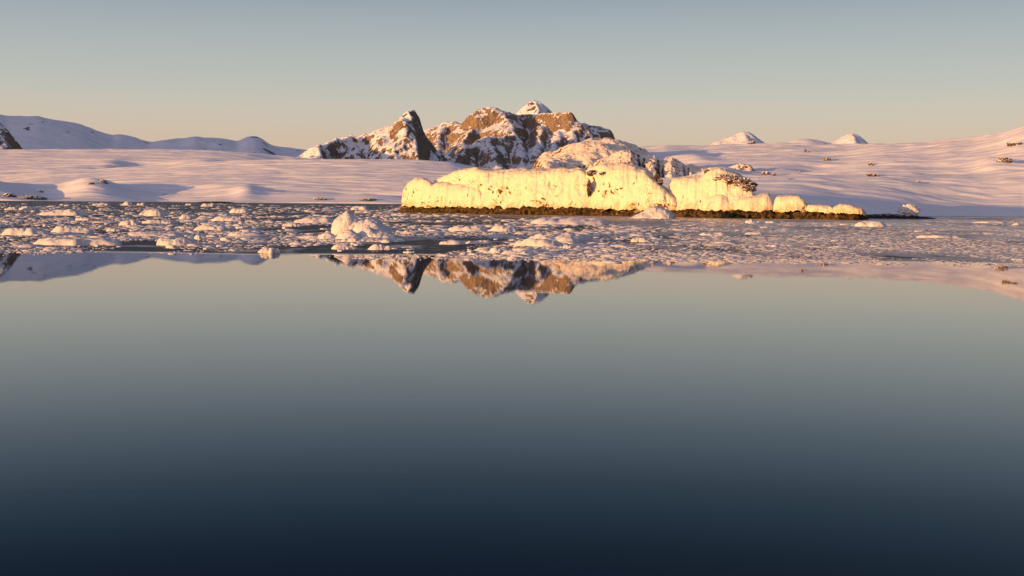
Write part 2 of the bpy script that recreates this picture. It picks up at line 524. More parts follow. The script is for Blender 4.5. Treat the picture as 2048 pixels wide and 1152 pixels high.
# ------------------------------------------------------------------ lumps
def ico(level):
    t = (1 + 5 ** .5) / 2
    v = [(-1, t, 0), (1, t, 0), (-1, -t, 0), (1, -t, 0), (0, -1, t), (0, 1, t), (0, -1, -t), (0, 1, -t), (t, 0, -1), (t, 0, 1), (-t, 0, -1), (-t, 0, 1)]
    f = [(0, 11, 5), (0, 5, 1), (0, 1, 7), (0, 7, 10), (0, 10, 11), (1, 5, 9), (5, 11, 4), (11, 10, 2), (10, 7, 6), (7, 1, 8),
         (3, 9, 4), (3, 4, 2), (3, 2, 6), (3, 6, 8), (3, 8, 9), (4, 9, 5), (2, 4, 11), (6, 2, 10), (8, 6, 7), (9, 8, 1)]
    v = [np.array(p) / np.linalg.norm(p) for p in v]
    for _ in range(level):
        mid, nf = {}, []

        def m(a, b):
            k = (min(a, b), max(a, b))
            if k not in mid:
                p = v[a] + v[b]
                v.append(p / np.linalg.norm(p))
                mid[k] = len(v) - 1
            return mid[k]
        for a, b_, c in f:
            x, y, z = m(a, b_), m(b_, c), m(c, a)
            nf += [(a, x, z), (b_, y, x), (c, z, y), (x, y, z)]
        f = nf
    return np.array(v), np.array(f)


ICO3, ICO4, ICO5 = ico(3), ico(4), ico(5)


def lump(name, loc, size, mat, seed, rough=.35, freq=1.6, base=ICO4, parent=None, rotz=0.0):
    v, f = base
    q = v * np.array(size) / (sorted(size)[0] + sorted(size)[1]) * 2 * freq
    r = 1 + rough * fbm(q[:, 0] + seed, q[:, 1], q[:, 2] + seed * 1.3, 5)
    r = r + rough * .5 * (ridged(q[:, 0] * 1.5, q[:, 1] * 1.5 + seed, q[:, 2] * 1.5, 3) - 1)
    p = v * r[:, None] * np.array(size)
    o = mesh_obj(name, p, f.copy(), mat, parent)
    o.location = loc
    o.rotation_euler.z = rotz
    return o


def blob_body(blobs, base, seed, rough, freq):
    """Star-shaped union of ellipsoids (centre, radii) seen from the origin of the body."""
    v, f = base
    r = np.zeros(len(v))
    for c, s in blobs:
        c, s = np.array(c, float), np.array(s, float)
        d, o = v / s, -c / s
        A = (d * d).sum(1)
        B = (d * o).sum(1)
        C = (o * o).sum() - 1
        disc = B * B - A * C
        t = np.where(disc > 0, (-B + np.sqrt(np.maximum(disc, 0))) / A, 0)
        r = np.maximum(r, t)
    r = np.maximum(r, .05)
    p = v * r[:, None]
    n = fbm(p[:, 0] * freq + seed, p[:, 1] * freq, p[:, 2] * freq, 5)
    n2 = ridged(p[:, 0] * freq * .7, p[:, 1] * freq * .7 + seed, p[:, 2] * freq * .7, 3) - 1
    return p * (1 + (rough * n - rough * .4 * n2) / np.maximum(np.linalg.norm(p, axis=1), .3))[:, None], f


# ------------------------------------------------------------------ the yellow islet
base_line = [(700, 423), (801, 425), (900, 426.8), (1000, 428.6), (1170, 431.4), (1300, 433.6), (1400, 435.3), (1500, 437), (1600, 438), (1735, 440.3), (1850, 441.5)]
rock_line = [(780, 412.5), (801, 412.5), (860, 414), (960, 415), (1010, 416), (1100, 415.5), (1200, 418), (1280, 420), (1350, 420.5), (1450, 421), (1550, 422.5), (1650, 425), (1735, 428.5), (1800, 430)]


def base_D(px):
    px = np.asarray(px, float)
    return H * F / (sline(base_line, px, 60) - hor(px))


def block(name, px0, px1, top, mat, parent, foot=None, off=0.0, depth=30.0, lean=.35, e=.42, rise=.05, nu=160, nv=110, amp=1.0, lump_s=9.0,
          flute=.35, seed=1.0, ends=(.5, .5), zlow=None, soft=3, end_pow=2.8):
    u = np.linspace(0, 1, nu)
    px = px0 + (px1 - px0) * u
    w = np.abs(2 * u - 1)
    rnd = np.sqrt(np.maximum(1 - w ** end_pow, 0))
    cen = np.where(u < .5, ends[0], ends[1])
    yf = base_D(px) + off + depth * cen * (1 - rnd)
    yb = base_D(px) + off + depth - depth * (1 - cen) * (1 - rnd)
    foot_py = (line(foot, px) if foot else line(rock_line, px)) + 3.6 * fbm(px / 9, seed, 0.5, 4)
    zb = W(px, foot_py, yf)[:, 2] if zlow is None else np.full(nu, zlow)
    zt = W(px, sline(top, px, soft), yf + .2 * (yb - yf))[:, 2]
    zt = np.maximum(zt, zb + .05)
    th = np.linspace(0, math.pi, 2001)
    cy = -np.sign(np.cos(th)) * np.abs(np.cos(th)) ** e
    cz = np.abs(np.sin(th)) ** e
    seg = np.hypot(np.diff(cy), np.diff(cz) * 1.6) * np.where(cy[1:] < -.3, 2.2, 1.0)
    s = np.concatenate([[0], np.cumsum(seg)])
    s /= s[-1]
    vv = np.linspace(0, 1, nv)
    cy, cz = np.interp(vv, s, cy), np.interp(vv, s, cz)
    Y = (yf + yb)[None, :] / 2 + cy[:, None] * (yb - yf)[None, :] / 2
    hgt = (zt - zb)[None, :]
    Z = zb[None, :] + cz[:, None] * hgt
    frac = np.clip((Y - yf[None, :]) / depth, 0, 1)
    Z = Z + rise * depth * np.clip(frac - .25, 0, 1) * cz[:, None]
    Y = Y + lean * (Z - zb[None, :]) * np.clip(1 - frac * 1.2, 0, 1)
    X = (W(px, 405.0, 1000.0)[:, 0] / 1000)[None, :] * Y
    P = np.stack([X, Y, Z], -1)
    du, dv = np.gradient(P, axis=1), np.gradient(P, axis=0)
    n = np.cross(du, dv)
    n /= np.maximum(np.linalg.norm(n, axis=2), 1e-9)[..., None]
    if n[nv // 4, nu // 2, 1] > 0:
        n = -n
    a = .95 * amp * fbm(X / lump_s + seed, Y / lump_s, Z / lump_s * .8, 5, .5)
    wallness = np.clip(1.2 - np.abs(n[..., 2]) * 1.6, 0, 1)
    patch = np.clip(.45 + 1.3 * fbm(X / 13 + seed, Y / 13, Z / 9, 3), 0, 1.3)
    fl = flute * 1.9 * wallness * patch * (ridged(X / 3.4 + seed + .3 * Z / 2.6 + .6 * fbm(X / 9, Y / 9, Z / 5, 3), Y / 8, Z / 9, 4, .6) - 1.0)
    fade = np.clip(np.minimum(w.max() - w, 1) * 14, 0, 1)[None, :]
    P = P + n * ((a + fl) * fade)[..., None]
    P[..., 0] += 0
    o = mesh_obj(name, P.reshape(-1, 3), grid_faces(nv, nu), mat, parent)
    return o


islet = bpy.data.objects.new('islet', None)
COL.objects.link(islet)
tag(islet, 'long snow-capped rocky islet glowing yellow with a dark tidal band', 'islet')

block('rock_base', 798, 1738, [(798, 424), (802, 414), (830, 412), (960, 415), (1100, 414), (1200, 417), (1280, 419), (1350, 420), (1450, 420), (1550, 422), (1650, 424), (1720, 427), (1738, 434)],
      M_BASE, islet, zlow=-.6, off=0, depth=46, lean=.15, e=.30, rise=.02, nu=620, nv=80, amp=1.5, lump_s=4.5, flute=.7, seed=3.3, soft=2, end_pow=16)
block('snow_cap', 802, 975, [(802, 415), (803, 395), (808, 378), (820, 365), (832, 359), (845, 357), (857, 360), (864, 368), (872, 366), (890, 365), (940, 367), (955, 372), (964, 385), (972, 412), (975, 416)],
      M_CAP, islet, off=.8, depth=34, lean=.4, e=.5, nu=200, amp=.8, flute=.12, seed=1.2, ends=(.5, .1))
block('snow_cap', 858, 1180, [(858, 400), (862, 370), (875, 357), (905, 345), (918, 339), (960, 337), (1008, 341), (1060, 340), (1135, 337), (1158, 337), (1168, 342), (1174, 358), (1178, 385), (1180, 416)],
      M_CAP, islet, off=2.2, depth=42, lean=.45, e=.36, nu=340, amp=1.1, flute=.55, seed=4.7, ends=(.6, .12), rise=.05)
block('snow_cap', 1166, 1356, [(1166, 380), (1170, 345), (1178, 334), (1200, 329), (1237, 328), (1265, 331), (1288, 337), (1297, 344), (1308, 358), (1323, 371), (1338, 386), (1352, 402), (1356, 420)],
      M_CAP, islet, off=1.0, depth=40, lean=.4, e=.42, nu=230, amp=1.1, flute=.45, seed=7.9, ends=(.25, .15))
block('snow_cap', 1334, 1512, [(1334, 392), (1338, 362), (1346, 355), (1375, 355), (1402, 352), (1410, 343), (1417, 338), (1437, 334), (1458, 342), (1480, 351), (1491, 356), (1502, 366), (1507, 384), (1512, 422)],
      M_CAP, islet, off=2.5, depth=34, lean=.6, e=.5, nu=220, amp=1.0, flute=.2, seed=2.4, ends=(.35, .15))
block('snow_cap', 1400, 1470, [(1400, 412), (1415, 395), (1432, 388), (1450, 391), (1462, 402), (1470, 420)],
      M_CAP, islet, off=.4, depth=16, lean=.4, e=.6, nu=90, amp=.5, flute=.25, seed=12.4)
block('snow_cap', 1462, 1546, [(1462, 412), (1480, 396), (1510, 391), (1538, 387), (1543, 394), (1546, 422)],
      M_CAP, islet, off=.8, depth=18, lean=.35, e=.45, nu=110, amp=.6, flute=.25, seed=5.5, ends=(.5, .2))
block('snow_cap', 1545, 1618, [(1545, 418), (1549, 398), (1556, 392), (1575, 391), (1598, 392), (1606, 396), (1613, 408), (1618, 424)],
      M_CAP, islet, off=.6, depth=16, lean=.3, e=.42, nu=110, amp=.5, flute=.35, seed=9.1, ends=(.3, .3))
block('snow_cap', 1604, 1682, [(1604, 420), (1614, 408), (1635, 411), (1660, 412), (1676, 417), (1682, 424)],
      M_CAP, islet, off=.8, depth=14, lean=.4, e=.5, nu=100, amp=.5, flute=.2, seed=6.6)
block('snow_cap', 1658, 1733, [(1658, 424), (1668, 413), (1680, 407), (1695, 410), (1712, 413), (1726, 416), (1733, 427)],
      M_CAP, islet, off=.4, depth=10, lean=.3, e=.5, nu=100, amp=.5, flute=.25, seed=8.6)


def on_islet(px, py, back):
    D = float(base_D(px)) + back
    return W(px, py, D)


for px, py, back, sz, sd in ((1452, 358, 14.5, (4.2, 2.5, 1.9), 3), (1470, 363, 13.5, (4.5, 2.5, 2.3), 7), (1488, 368, 13, (4.2, 2.5, 2.2), 5), (1497, 377, 11, (2.6, 2, 1.6), 9),
                             (1416, 346, 18, (1.5, 1.5, 1.4), 11), (1185, 346, 11.5, (2.6, 2, 1.2), 13), (1208, 347, 11.5, (1.8, 1.5, .8), 17),
                             (1312, 357, 14, (1.6, 1.6, 1.6), 19), (1320, 364, 13, (1.2, 1.2, 1.2), 21), (1178, 376, 6.5, (.9, 2, 3.4), 23)):
    lump('rock_outcrop', on_islet(px, py, back), sz, M_OUTCROP, sd, .45, 2.0, ICO5, islet)

# low dark ledge running on to the right of the islet
block('rock_spit', 1700, 1874, [(1700, 432), (1730, 429), (1770, 428), (1790, 428.5), (1820, 430), (1845, 433), (1862, 435), (1872, 437)],
      rocky_mat('dark_spit_rock', .4, .95, 1.05, .4, (.05, .045, .042), (.02, .018, .017)), islet, off=62, depth=14, lean=.2, e=.5, rise=0, nu=200, nv=50, amp=.35, lump_s=3, flute=.1, seed=5.2, zlow=-.5)


# ------------------------------------------------------------------ rock outcrops on the land
def outcrop(land, px, py, wpx, hpx, label, seed, group='rock outcrops on the snow slopes'):
    p = land.at(px, py)
    k = p.y / F
    o = lump('rock_outcrop', p, (wpx * k / 2.5, wpx * k / 2.9, hpx * k * .62), M_OUTCROP, seed, .38, 1.5, ICO4)
    tag(o, label, 'rock', group)
    return o


for a in ((SLOPE, 1532, 349, 22, 8, 'widest speckled rock patch on the snow slope right of the islet summit'),
          (SLOPE, 1551, 351, 12, 7, 'small rock touching the right end of the widest speckled rock patch'),
          (SLOPE, 1580, 359, 9, 4, 'little brown rock low on the snow just above the blue shadow edge'),
          (SLOPE, 1610, 304, 14, 7, 'rock high on the snow slope below the low white rise'),
          (SLOPE, 1652, 320, 22, 8, 'rocky snow mound in the middle of the right snow slope'),
          (SLOPE, 1742, 331, 12, 7, 'single dark rock on the mid slope with a blue shadow behind'),
          (SLOPE, 1745, 352, 30, 6, 'low line of brown rocks along the slope above the shadow'),
          (SLOPE, 1838, 366, 16, 6, 'dark rock low on the slope, farthest right above the shadow edge'),
          (SLOPE, 2010, 322, 34, 11, 'large dark brown rock outcrop near the right edge'),
          (SLOPE, 2032, 290, 36, 8, 'pale rocky ledge high near the right edge'),
          (SLOPE, 1504, 284, 20, 7, 'rock cluster on the skyline under the white rocky-tipped peak'),
          (SLOPE, 1600, 345, 8, 4, 'tiny rock with a long thin shadow on the mid slope'),
          (FRONT, 206, 366, 20, 9, 'brown rock hump on the left snow field above the bay'),
          (FRONT, 183, 368, 14, 5, 'small rock left of the brown rock hump on the left snow field'),
          (FRONT, 82, 384, 12, 5, 'small dark rock above the left shore rocks'),
          (FRONT, 329, 389, 9, 2, 'thin black rock speck in the blue bay'),
          (FRONT, 60, 397, 70, 8, 'dark rocky shore bank at the left end of the bay'),
          (FRONT, 18, 393, 30, 10, 'snow-covered shore rock at the far left edge'),
          (FRONT, 640, 399, 30, 5, 'broken icy bank on the shore behind the tall ice chunk'),
          (FRONT, 735, 400, 40, 5, 'broken icy bank on the shore just left of the islet')):
    outcrop(*a, seed=a[1] * .137)
x, y = water_at(431, 403.2)
o = lump('rock_ledge', (x, 2300, .4), (31, 9, 1.9), rocky_mat('black_ledge_rock', .1, 1.3, 1.5, .3, (.05, .045, .045), (.02, .018, .018)), 4.4, .3, 2.2, ICO4)
o.location.x = (431 - 1024) / F * 2300
tag(o, 'black flat rock ledge lying off the left shore', 'rock')


# ------------------------------------------------------------------ floating ice
def floe(wm, dm, hm, seed, base, lumps=.6, flat=.5, peak=None, nr=22, ns=96, name='ice_floe'):
    """A floe: ragged outline, steep rim, hummocky top; sits from just under the water upward."""
    ph = np.linspace(0, 2 * math.pi, ns, endpoint=False)
    R = 1 + .28 * fbm(np.cos(ph) * 1.3 + seed, np.sin(ph) * 1.3, seed, 4)
    rr = np.linspace(0, 1, nr) ** .8
    X = rr[:, None] * R[None, :] * np.cos(ph)[None, :] * wm / 2
    Y = rr[:, None] * R[None, :] * np.sin(ph)[None, :] * dm / 2
    sc = max(.5, hm * 1.5)
    body = 1 - rr[:, None] ** (3 + 4 * flat)
    bl = sum(.55**i * np.abs(perlin(X / sc * 2**i + seed * 2, Y / sc * 2**i + i * 3.1, seed + i)) for i in range(4))
    hum = np.clip(.45 + lumps * 1.1 * bl, .12, 1.7)
    big = np.clip(.75 + .7 * fbm(X / (wm * .4) + seed, Y / (wm * .4), 1.1, 2), .25, 1.5)
    Z = hm * body * hum * big
    if peak:
        for (ux, hh, sw) in peak:
            wx = X + .22 * wm * sw * fbm(X / sc + seed, Y / sc, 5.5, 3)
            g = np.exp(-np.abs((wx / (wm / 2) - ux) / (sw * 1.15)) ** 3 - np.abs(Y / (dm / 2) / .7) ** 3)
            Z = Z * .9 + .38 * hm * hh * g * body * (.5 + .8 * bl)
    Z = Z * (hm / max(np.percentile(Z, 92), 1e-6))
    Z = hm * (1 - np.exp(-1.7 * np.maximum(Z, 0) / hm)) / .9
    Z[-1, :] = -.25
    X[-1, :] *= 1.01
    Y[-1, :] *= 1.01
    v = np.stack([X.ravel(), Y.ravel(), Z.ravel()], -1)
    i = np.arange(nr - 1)[:, None] * ns + np.arange(ns)[None, :]
    j = np.arange(nr - 1)[:, None] * ns + (np.arange(ns)[None, :] + 1) % ns
    q = np.stack([i, i + ns, j + ns, j], -1).reshape(-1, 4)
    o = mesh_obj(name, v, q, M_ICE)
    o.location = base
    return o


FLOES = []   # (x, y, half width, half depth), kept clear of loose pieces


def put_floe(px, py, wpx, hpx, label, peak=None, flat=.5, lumps=.6, group='drifting ice floes', depth=.6):
    x, y = water_at(px, py)
    k = y / F
    wm, hm = wpx * k, hpx * k * .85
    dm = min(max(wm * depth, 1.0), 14.0)
    o = floe(wm, dm, hm, px * .173 + py * .31, (x, y + dm * .45, 0), lumps, flat, peak)
    tag(o, label, 'ice floe', group)
    FLOES.append((x, y + dm * .45, wm / 2, dm / 2))
    return o


floe_table = [
    # px, py, width, height, label, peaks, flat
    (20, 420, 27, 8, 'small cream floe at the far left below the shore rocks', None, .5),
    (54, 420, 40, 9, 'longer cream floe just right of the far left small one', None, .5),
    (123, 431, 96, 15, 'broad low heap of broken ice under the left shore bank', [(-.6, .9, .3), (.2, 1.0, .4)], .4),
    (200, 411, 34, 7, 'thin bright floe on the left near the far shore', None, .6),
    (253, 411, 26, 10, 'rounded pale lump near the far left shore, beside a smaller one', [(0, 1, .6)], .2),
    (281, 411, 19, 7, 'smaller pale lump right of the rounded lump near the far left shore', None, .3),
    (305, 432, 66, 17, 'humped floe with a blunt peak in the left middle distance', [(0, 1.05, .4), (-.6, .5, .3)], .2),
    (370, 438, 33, 11, 'smooth round cream lump afloat below the black shore ledge', [(-.1, 1, .7)], .1),
    (477, 426, 44, 12, 'bright yellow floe with a raised right end', [(.5, 1.1, .35), (-.4, .55, .5)], .4),
    (454, 442, 64, 12, 'tilted slab-like pink floe under the bright floe with a raised end', [(-.3, 1, .5), (.6, .6, .5)], .5),
    (166, 441, 36, 8, 'small brownish floe right of the broad left heap', None, .3),
    (256, 451, 40, 14, 'little floe with one sharp tip on its right side', [(.45, 1.15, .28), (-.3, .5, .5)], .2),
    (309, 447, 66, 9, 'long smooth grey floe right of the sharp-tipped one', None, .7),
    (46, 471, 96, 19, 'large grey-shaded hummock floe at the left edge', [(-.4, 1.0, .4), (.1, 1.0, .3), (.6, .5, .3)], .4),
    (135, 465, 84, 17, 'rough pile of broken pink ice right of the left edge hummock', [(-.5, .7, .3), (.1, 1.1, .3), (.7, .9, .3)], .3),
    (227, 463, 30, 9, 'small rounded floe between the rough pile and the long bumpy floe', None, .2),
    (310, 472, 138, 11, 'long narrow bumpy floe left of the tall ice chunk', [(-.9, .9, .15), (-.4, .8, .3), (0, 1, .2), (.5, 1, .3)], .6),
    (144, 491, 178, 18, 'longest flat floe, its bright left end raised, near the calm water', [(-.8, 1.15, .2), (-.4, .7, .3), (.1, .85, .3), (.6, .75, .4)], .9),
    (343, 491, 80, 19, 'thick pillow-shaped floe with a scalloped sunny front', [(-.5, .95, .4), (.5, 1.1, .5)], .9),
    (395, 479, 17, 12, 'tiny pointed ice pinnacle above the pillow-shaped floe', [(0, 1.2, .5)], .05),
    (421, 461, 64, 15, 'pink heap of ice blocks mid left, behind the ice pinnacle', [(-.5, .9, .3), (.1, 1.05, .3), (.6, .6, .3)], .3),
    (471, 455, 46, 9, 'low creamy floe right behind the pink heap of ice blocks', [(-.6, 1, .25), (.3, .7, .5)], .5),
    (488, 472, 70, 11, 'flat-topped mound of ice left of the tall ice chunk', [(0, 1, .5)], .4),
    (272, 463, 38, 8, 'low pink floe just behind the long narrow bumpy floe', None, .4),
    (416, 413, 34, 8, 'small floe afloat before the black rock ledge', [(.4, 1.1, .3)], .3),
    (630, 446, 84, 15, 'wide pale hummock just behind the tall ice chunk on its left', [(.1, 1.05, .5), (-.6, .5, .3)], .2),
    (538, 507, 38, 14, 'lone cream floe at the edge of the calm water, mirrored below', [(0, 1.05, .6)], .4),
    (686, 499, 54, 13, 'low floe in front of the tall ice chunk, left of its twin', [(-.5, 1.0, .5), (.4, .7, .4)], .5),
    (756, 500, 48, 14, 'low floe in front of the tall ice chunk, at its right foot', [(.1, 1.05, .5)], .4),
    (718, 420, 36, 10, 'faint far floe on the dark water left of the islet', [(.3, 1.05, .4)], .3),
    (941, 462, 80, 14, 'lavender shaded ice heap in front of the islet left end', [(-.7, .9, .25), (.1, .9, .3), (.5, .8, .3)], .3),
    (902, 489, 52, 11, 'low cream floe right of the tall chunk, near the calm water', [(0, 1, .6)], .4),
    (958, 488, 52, 9, 'bluish low floe next to the low cream floe', None, .5),
    (810, 468, 21, 8, 'small pointed lump right of the tall ice chunk', [(0, 1.1, .5)], .1),
    (500, 466, 42, 8, 'slanting low floe left of the tall ice chunk', None, .4),
    (582, 453, 40, 8, 'soft low mound left of the tall ice chunk', [(0, 1, .6)], .2),
    (1137, 449, 168, 17, 'long smooth pink floe lying close under the islet', [(-.5, 1.0, .4), (.1, .9, .4), (.6, .6, .4)], .6),
    (1121, 484, 122, 21, 'large jagged pink floe right of centre, rear of the pair', [(-.8, 1, .2), (-.3, .9, .2), (.3, .9, .3), (.8, .85, .2)], .8),
    (1080, 493, 92, 19, 'rounded pink floe overlapping the front of the jagged one', [(-.3, .9, .4), (.35, 1.05, .4)], .5),
    (1281, 484, 40, 11, 'small smooth mound floating right of the jagged pink floe', [(0, 1, .6)], .2),
    (988, 507, 46, 15, 'cream peaked floe near the calm water below the islet', [(.1, 1.1, .35)], .2),
    (1035, 510, 64, 10, 'blue-grey rubble floe right of the cream peaked floe', [(-.4, .9, .3), (.5, .9, .3)], .4),
    (1431, 471, 56, 7, 'blue shaded flat floe below the right part of the islet', None, .6),
    (1137, 497, 22, 9, 'small bright lump below the jagged pink floe', [(-.4, 1.1, .4)], .4),
    (1008, 463, 58, 15, 'pale blue heap right of the lavender ice heap', [(-.5, 1.05, .3), (.3, .7, .4)], .3),
    (1504, 446, 24, 9, 'square bright ice block floating off the islet shore', None, 1.0),
    (1538, 446, 46, 5, 'low pink floe right of the square bright ice block', None, .4),
    (1746, 453, 66, 13, 'orange mound of ice beside the right tip of the islet', [(-.4, .8, .3), (0, 1.1, .3), (.5, .8, .3)], .2),
    (1887, 476, 86, 7, 'flat pink streak of ice on the right', None, .4),
    (1986, 446, 68, 5, 'thin bright floe by the far right shore', None, .5),
    (1510, 469, 42, 6, 'small flat pink floe in the slush right of centre', None, .4),
    (2034, 450, 14, 6, 'tiny round lump at the far right edge', [(0, 1, .6)], .1),
    (1685, 496, 52, 5, 'flat orange floe in the slush on the right', None, .4),
]
for px, py, w, h, lab, pk, fl in floe_table:
    put_floe(px, py, w, h, lab, pk, fl)

def chunk(shells, label, seed):
    """A solid piece of ice: overlapping shells (outline, waterline py, set-back, depth, boxiness) in one mesh."""
    V, Q, n0 = [], [], 0
    for k_, (top, base, off, depth, e, lean) in enumerate(shells):
        D0 = water_at((top[0][0] + top[-1][0]) / 2, base)[1] + off
        nu, nv = 150, 70
        u = np.linspace(0, 1, nu)
        px = top[0][0] + (top[-1][0] - top[0][0]) * u
        w = np.abs(2 * u - 1)
        rnd = np.sqrt(np.maximum(1 - w ** 3, 0))
        yf, yb = D0 + depth * .5 * (1 - rnd), D0 + depth - depth * .5 * (1 - rnd)
        zt = np.maximum(W(px, sline(top, px, 2.5), yf + .35 * (yb - yf))[:, 2], .02)
        th = np.linspace(0, math.pi, nv)
        cy = -np.sign(np.cos(th)) * np.abs(np.cos(th)) ** e
        cz = np.abs(np.sin(th)) ** e
        Y = (yf + yb)[None, :] / 2 + cy[:, None] * (yb - yf)[None, :] / 2
        Z = cz[:, None] * zt[None, :]
        Y = Y + lean * Z
        X = (W(px, 405.0, 1000.0)[:, 0] / 1000)[None, :] * Y
        P = np.stack([X, Y, Z], -1)
        n = np.cross(np.gradient(P, axis=1), np.gradient(P, axis=0))
        n /= np.maximum(np.linalg.norm(n, axis=2), 1e-9)[..., None]
        if n[nv // 4, nu // 2, 1] > 0:
            n = -n
        sd = seed + k_ * 3.7
        bl = sum(.55**i * np.abs(perlin(X * .55 * 2**i + sd, Y * .55 * 2**i, Z * .55 * 2**i + i)) for i in range(5)) - .35
        big = fbm(X * .22 + sd, Y * .22, Z * .22, 2)
        fade = np.clip((1 - w) * 10, 0, 1)[None, :]
        P = P + n * ((.34 * bl + .5 * big) * fade)[..., None]
        P[..., 2] -= .12
        V.append(P.reshape(-1, 3))
        Q.append(grid_faces(nv, nu) + n0)
        n0 += nu * nv
    V = np.concatenate(V)
    o = mesh_obj('ice_chunk', V, np.concatenate(Q), M_ICE)
    tag(o, label, 'ice chunk')
    c = (V.min(0) + V.max(0)) / 2
    FLOES.append((c[0], c[1], (V[:, 0].max() - V[:, 0].min()) / 2, (V[:, 1].max() - V[:, 1].min()) / 2))
    return recentre(o, (c[0], c[1], 0))


chunk([([(662, 481), (665, 455), (667, 450), (673, 439), (683, 430), (690, 424), (694, 422), (698, 424), (704, 430), (714, 438), (722, 446), (728, 460), (731, 481)], 479, 1.0, 9, .55, .25),
       ([(700, 481), (706, 452), (714, 443), (722, 439), (734, 436), (744, 437), (756, 442), (763, 451), (773, 456), (783, 466), (792, 481)], 480, .4, 9, .55, .3),
       ([(630, 483), (636, 476), (644, 467), (651, 461), (658, 461), (664, 466), (672, 474), (680, 483)], 481, -.3, 7, .7, .2),
       ([(672, 483), (682, 464), (700, 460), (714, 466), (722, 483)], 482, -.8, 6, .7, .3),
       ([(716, 483), (724, 461), (738, 455), (750, 462), (764, 458), (780, 464), (796, 474), (804, 483)], 482, -1.0, 7, .65, .3),
       ([(622, 484), (650, 475), (700, 473), (760, 474), (800, 478), (815, 484)], 483, -1.6, 9, .8, .2)],
      'tall lumpy cream ice chunk with a pointed top left of the islet', 2.2)
chunk([([(1257, 438), (1268, 433), (1280, 428), (1290, 422), (1300, 415), (1310, 412), (1322, 413), (1332, 418), (1342, 424), (1350, 432), (1354, 438)], 437, .5, 12, .75, .4),
       ([(1300, 438), (1318, 424), (1330, 419), (1340, 424), (1350, 438)], 437.5, -1.0, 9, .7, .4)],
      'smooth white dome-shaped ice chunk afloat against the islet dark band', 8.1)

# ice block lying on the dark spit
p = W(1818, 422, float(base_D(1800)) + 66)
o = lump('ice_block', p, (4.4, 3, 2.9), M_ICE, 6.2, .25, 1.8, ICO4)
tag(o, 'orange-lit snow block on the dark spit right of the islet', 'ice block')


def edge_py(px):
    """Front edge of the ice zone in the photo."""
    return line([(-400, 500), (0, 503), (250, 503), (500, 509), (700, 513), (1000, 518), (1300, 520), (1500, 524), (1800, 528), (2048, 530), (2500, 536)], px)


def far_py(px):
    return line([(-400, 403), (0, 405), (400, 407), (800, 411), (1000, 434), (1300, 436), (1500, 440), (1740, 445), (1900, 437), (2048, 437), (2500, 445)], px)


# small floes of one kind among the loose ice: copies of ten shapes
protos = []
for i in range(10):
    protos.append(floe(2.0, 1.5, random.uniform(.3, .5), 31.7 + i * 5.3, (0, 0, 0), .6, random.choice((.3, .5, .8)), None, 12, 40, 'small_ice_floe'))
used = [False] * len(protos)
SMALL = 'small loose lump of pale ice drifting among the larger floes'
placed, tries = 0, 0
while placed < 150 and tries < 20000:
    tries += 1
    px = random.uniform(-60, 2110)
    if px > 1250 and random.random() < .72:
        continue
    a, b_ = far_py(px) + 2, edge_py(px) - 3
    py = a + (b_ - a) * random.random() ** 1.1
    wpx = random.uniform(9, 30) * (.6 + .7 * (py - a) / (b_ - a))
    x, y = water_at(px, py)
    r = wpx * y / F / 2
    if any(abs(x - fx) < fw + r and abs(y - fy) < fd + r * .7 for fx, fy, fw, fd in FLOES):
        continue
    i = random.randrange(len(protos))
    if used[i]:
        o = protos[i].copy()
        COL.objects.link(o)
    else:
        o = protos[i]
        used[i] = True
    o.location = (x, y, 0)
    o.rotation_euler.z = random.uniform(0, 6.28)
    flat = .55 if px > 1250 else 1.0
    o.scale = (r, r, r * random.uniform(.7, 1.3) * flat)
    tag(o, SMALL, 'ice floe', 'small loose ice lumps')
    FLOES.append((x, y, r, r * .7))
    placed += 1
for i, u in enumerate(used):
    if not u:
        bpy.data.objects.remove(protos[i])

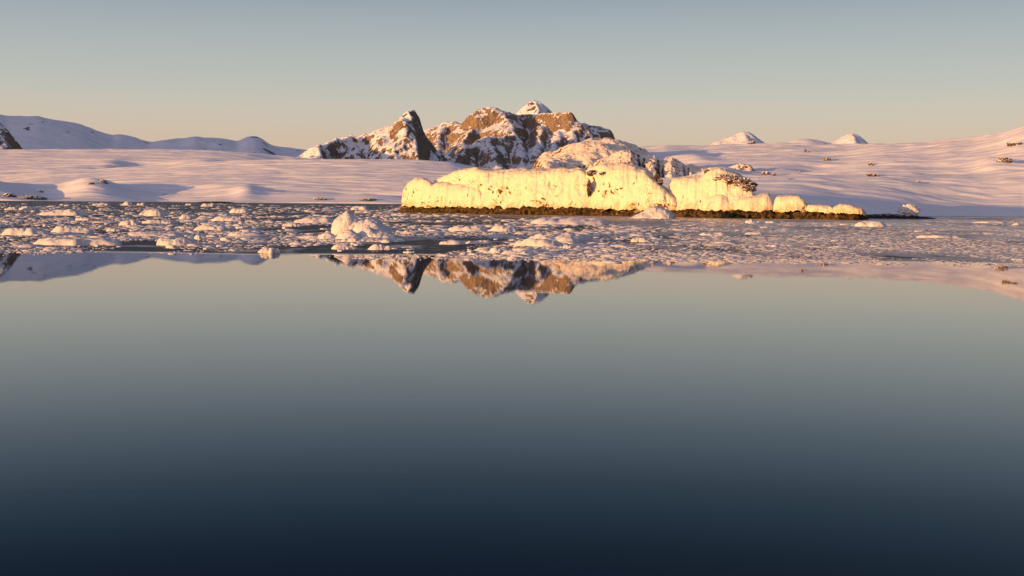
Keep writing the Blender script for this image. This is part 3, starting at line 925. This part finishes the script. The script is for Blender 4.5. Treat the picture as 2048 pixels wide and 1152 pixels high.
# brash ice: uncountable small pieces
def brash(n):
    px = rng.uniform(-350, 2400, n * 3)
    t = rng.random(n * 3) ** .75
    py = far_py(px) + 1 + (edge_py(px) - far_py(px) + 1.0) * t + 3.0 * perlin(px / 70, 3.3) + rng.normal(0, .8, n * 3)
    py = py + np.where(rng.random(n * 3) < .006, rng.exponential(4.0, n * 3), 0)
    v = np.stack([(px - 1024) / F, -(py - 576) / F, -np.ones_like(px)], -1) @ R3.T
    k = -H / v[:, 2]
    x, y = v[:, 0] * k, v[:, 1] * k
    dens = fbm(x / 26 + 3, y / 60, 0.0, 4)
    right = np.clip((px - 1150) / 400, 0, 1)
    ok = (k > 0) & (dens * 1.1 + .45 + .12 * right > rng.random(n * 3) * .8)
    idx = np.nonzero(ok)[0][:n]
    x, y, px, right = x[idx], y[idx], px[idx], right[idx]
    n = len(idx)
    wpx = np.exp(rng.normal(1.75, .7, n)) * (1 - .1 * right)
    r = np.clip(wpx * y / F / 2, .15, 5)
    h = np.clip(r * rng.uniform(.04, .24, n), .03, .45) * (1 - .6 * right)
    ns = 7
    ph = np.linspace(0, 2 * math.pi, ns, endpoint=False)
    a = ph[None, :] + rng.uniform(0, 6, (n, 1))
    rad = r[:, None] * rng.uniform(.6, 1.25, (n, ns))
    ex, ey = x[:, None] + rad * np.cos(a), y[:, None] + rad * np.sin(a) * 1.0
    low = np.stack([ex, ey, np.full((n, ns), -.08)], -1)
    up = np.stack([x[:, None] + rad * .82 * np.cos(a), y[:, None] + rad * .82 * np.sin(a), h[:, None] * rng.uniform(.5, 1.1, (n, ns))], -1)
    top = np.stack([x, y, h * rng.uniform(.8, 1.5, n)], -1)[:, None, :]
    V = np.concatenate([low, up, top], 1).reshape(-1, 3)
    off = (np.arange(n) * (2 * ns + 1))[:, None]
    i = np.arange(ns)[None, :]
    j = (i + 1) % ns
    t1 = np.stack([off + i, off + j, off + ns + j], -1)
    t2 = np.stack([off + i, off + ns + j, off + ns + i], -1)
    t3 = np.stack([off + ns + i, off + ns + j, off + 2 * ns + 0 * i], -1)
    Fc = np.concatenate([t1, t2, t3], 1).reshape(-1, 3)
    o = mesh_obj('brash_ice', V, Fc, M_BRASH)
    tag(o, 'loose brash ice and slush covering the water before the shore', 'brash ice', kind='stuff')


brash(40000)

# ------------------------------------------------------------------ light
world = bpy.data.worlds.new('World')
scene.world = world
world.use_nodes = True
nt = world.node_tree
sky = nt.nodes.new('ShaderNodeTexSky')
sky.sky_type = 'NISHITA'
sky.sun_disc = False
sky.sun_elevation = SUN_EL
sky.sun_rotation = SUN_AZ
bg = nt.nodes['Background']
bg.inputs['Strength'].default_value = .15
tc = nt.nodes.new('ShaderNodeTexCoord')
sz = nt.nodes.new('ShaderNodeSeparateXYZ')
nt.links.new(tc.outputs['Generated'], sz.inputs[0])
ramp = nt.nodes.new('ShaderNodeValToRGB')
ramp.color_ramp.interpolation = 'CARDINAL'
el = ramp.color_ramp.elements
stops = [(0, (.52, .37, .275)), (.035, (.51, .38, .295)), (.085, (.405, .402, .375)), (.16, (.225, .270, .322)), (.22, (.070, .115, .180)), (.31, (.002, .012, .058)), (1.0, (.06, .105, .20))]
el[0].position, el[1].position = stops[0][0], stops[-1][0]
el[0].color, el[1].color = (*stops[0][1], 1), (*stops[-1][1], 1)
for p_, c_ in stops[1:-1]:
    e_ = el.new(p_)
    e_.color = (*c_, 1)
nt.links.new(sz.outputs['Z'], ramp.inputs[0])
# the belt of dusk air (the band of colour low in the sky) laid over the daylight sky model
mx = nt.nodes.new('ShaderNodeMix')
mx.data_type = 'RGBA'
mx.blend_type = 'MIX'
mx.inputs[0].default_value = .85
sc_ = nt.nodes.new('ShaderNodeVectorMath')
sc_.operation = 'SCALE'
sc_.inputs['Scale'].default_value = 1 / .15
nt.links.new(ramp.outputs[0], sc_.inputs[0])
nt.links.new(sky.outputs[0], mx.inputs[6])
nt.links.new(sc_.outputs[0], mx.inputs[7])
# the half of the sky round the low sun glows; the camera looks the other way
dt = nt.nodes.new('ShaderNodeVectorMath')
dt.operation = 'DOT_PRODUCT'
nt.links.new(tc.outputs['Generated'], dt.inputs[0])
dt.inputs[1].default_value = tuple(SUN)
gl = nt.nodes.new('ShaderNodeVectorMath')
gl.operation = 'SCALE'
gl.inputs[0].default_value = (.40 / .15, .295 / .15, .315 / .15)
nt.links.new(smooth_step(nt, dt.outputs['Value'], -.05, .95), gl.inputs['Scale'])
ad = nt.nodes.new('ShaderNodeVectorMath')
ad.operation = 'ADD'
nt.links.new(mx.outputs[2], ad.inputs[0])
nt.links.new(gl.outputs[0], ad.inputs[1])
nt.links.new(ad.outputs[0], bg.inputs['Color'])

sd = bpy.data.lights.new('sun', 'SUN')
sd.energy = 5.0
sd.angle = math.radians(.5)
sd.color = (1.0, .475, .13)
so = bpy.data.objects.new('sun', sd)
so.rotation_euler = Vector(SUN).to_track_quat('Z', 'Y').to_euler()
COL.objects.link(so)

vs = scene.view_settings
vs.view_transform = 'Standard'
vs.look = 'None'
vs.exposure = .45
vs.gamma = 1.0
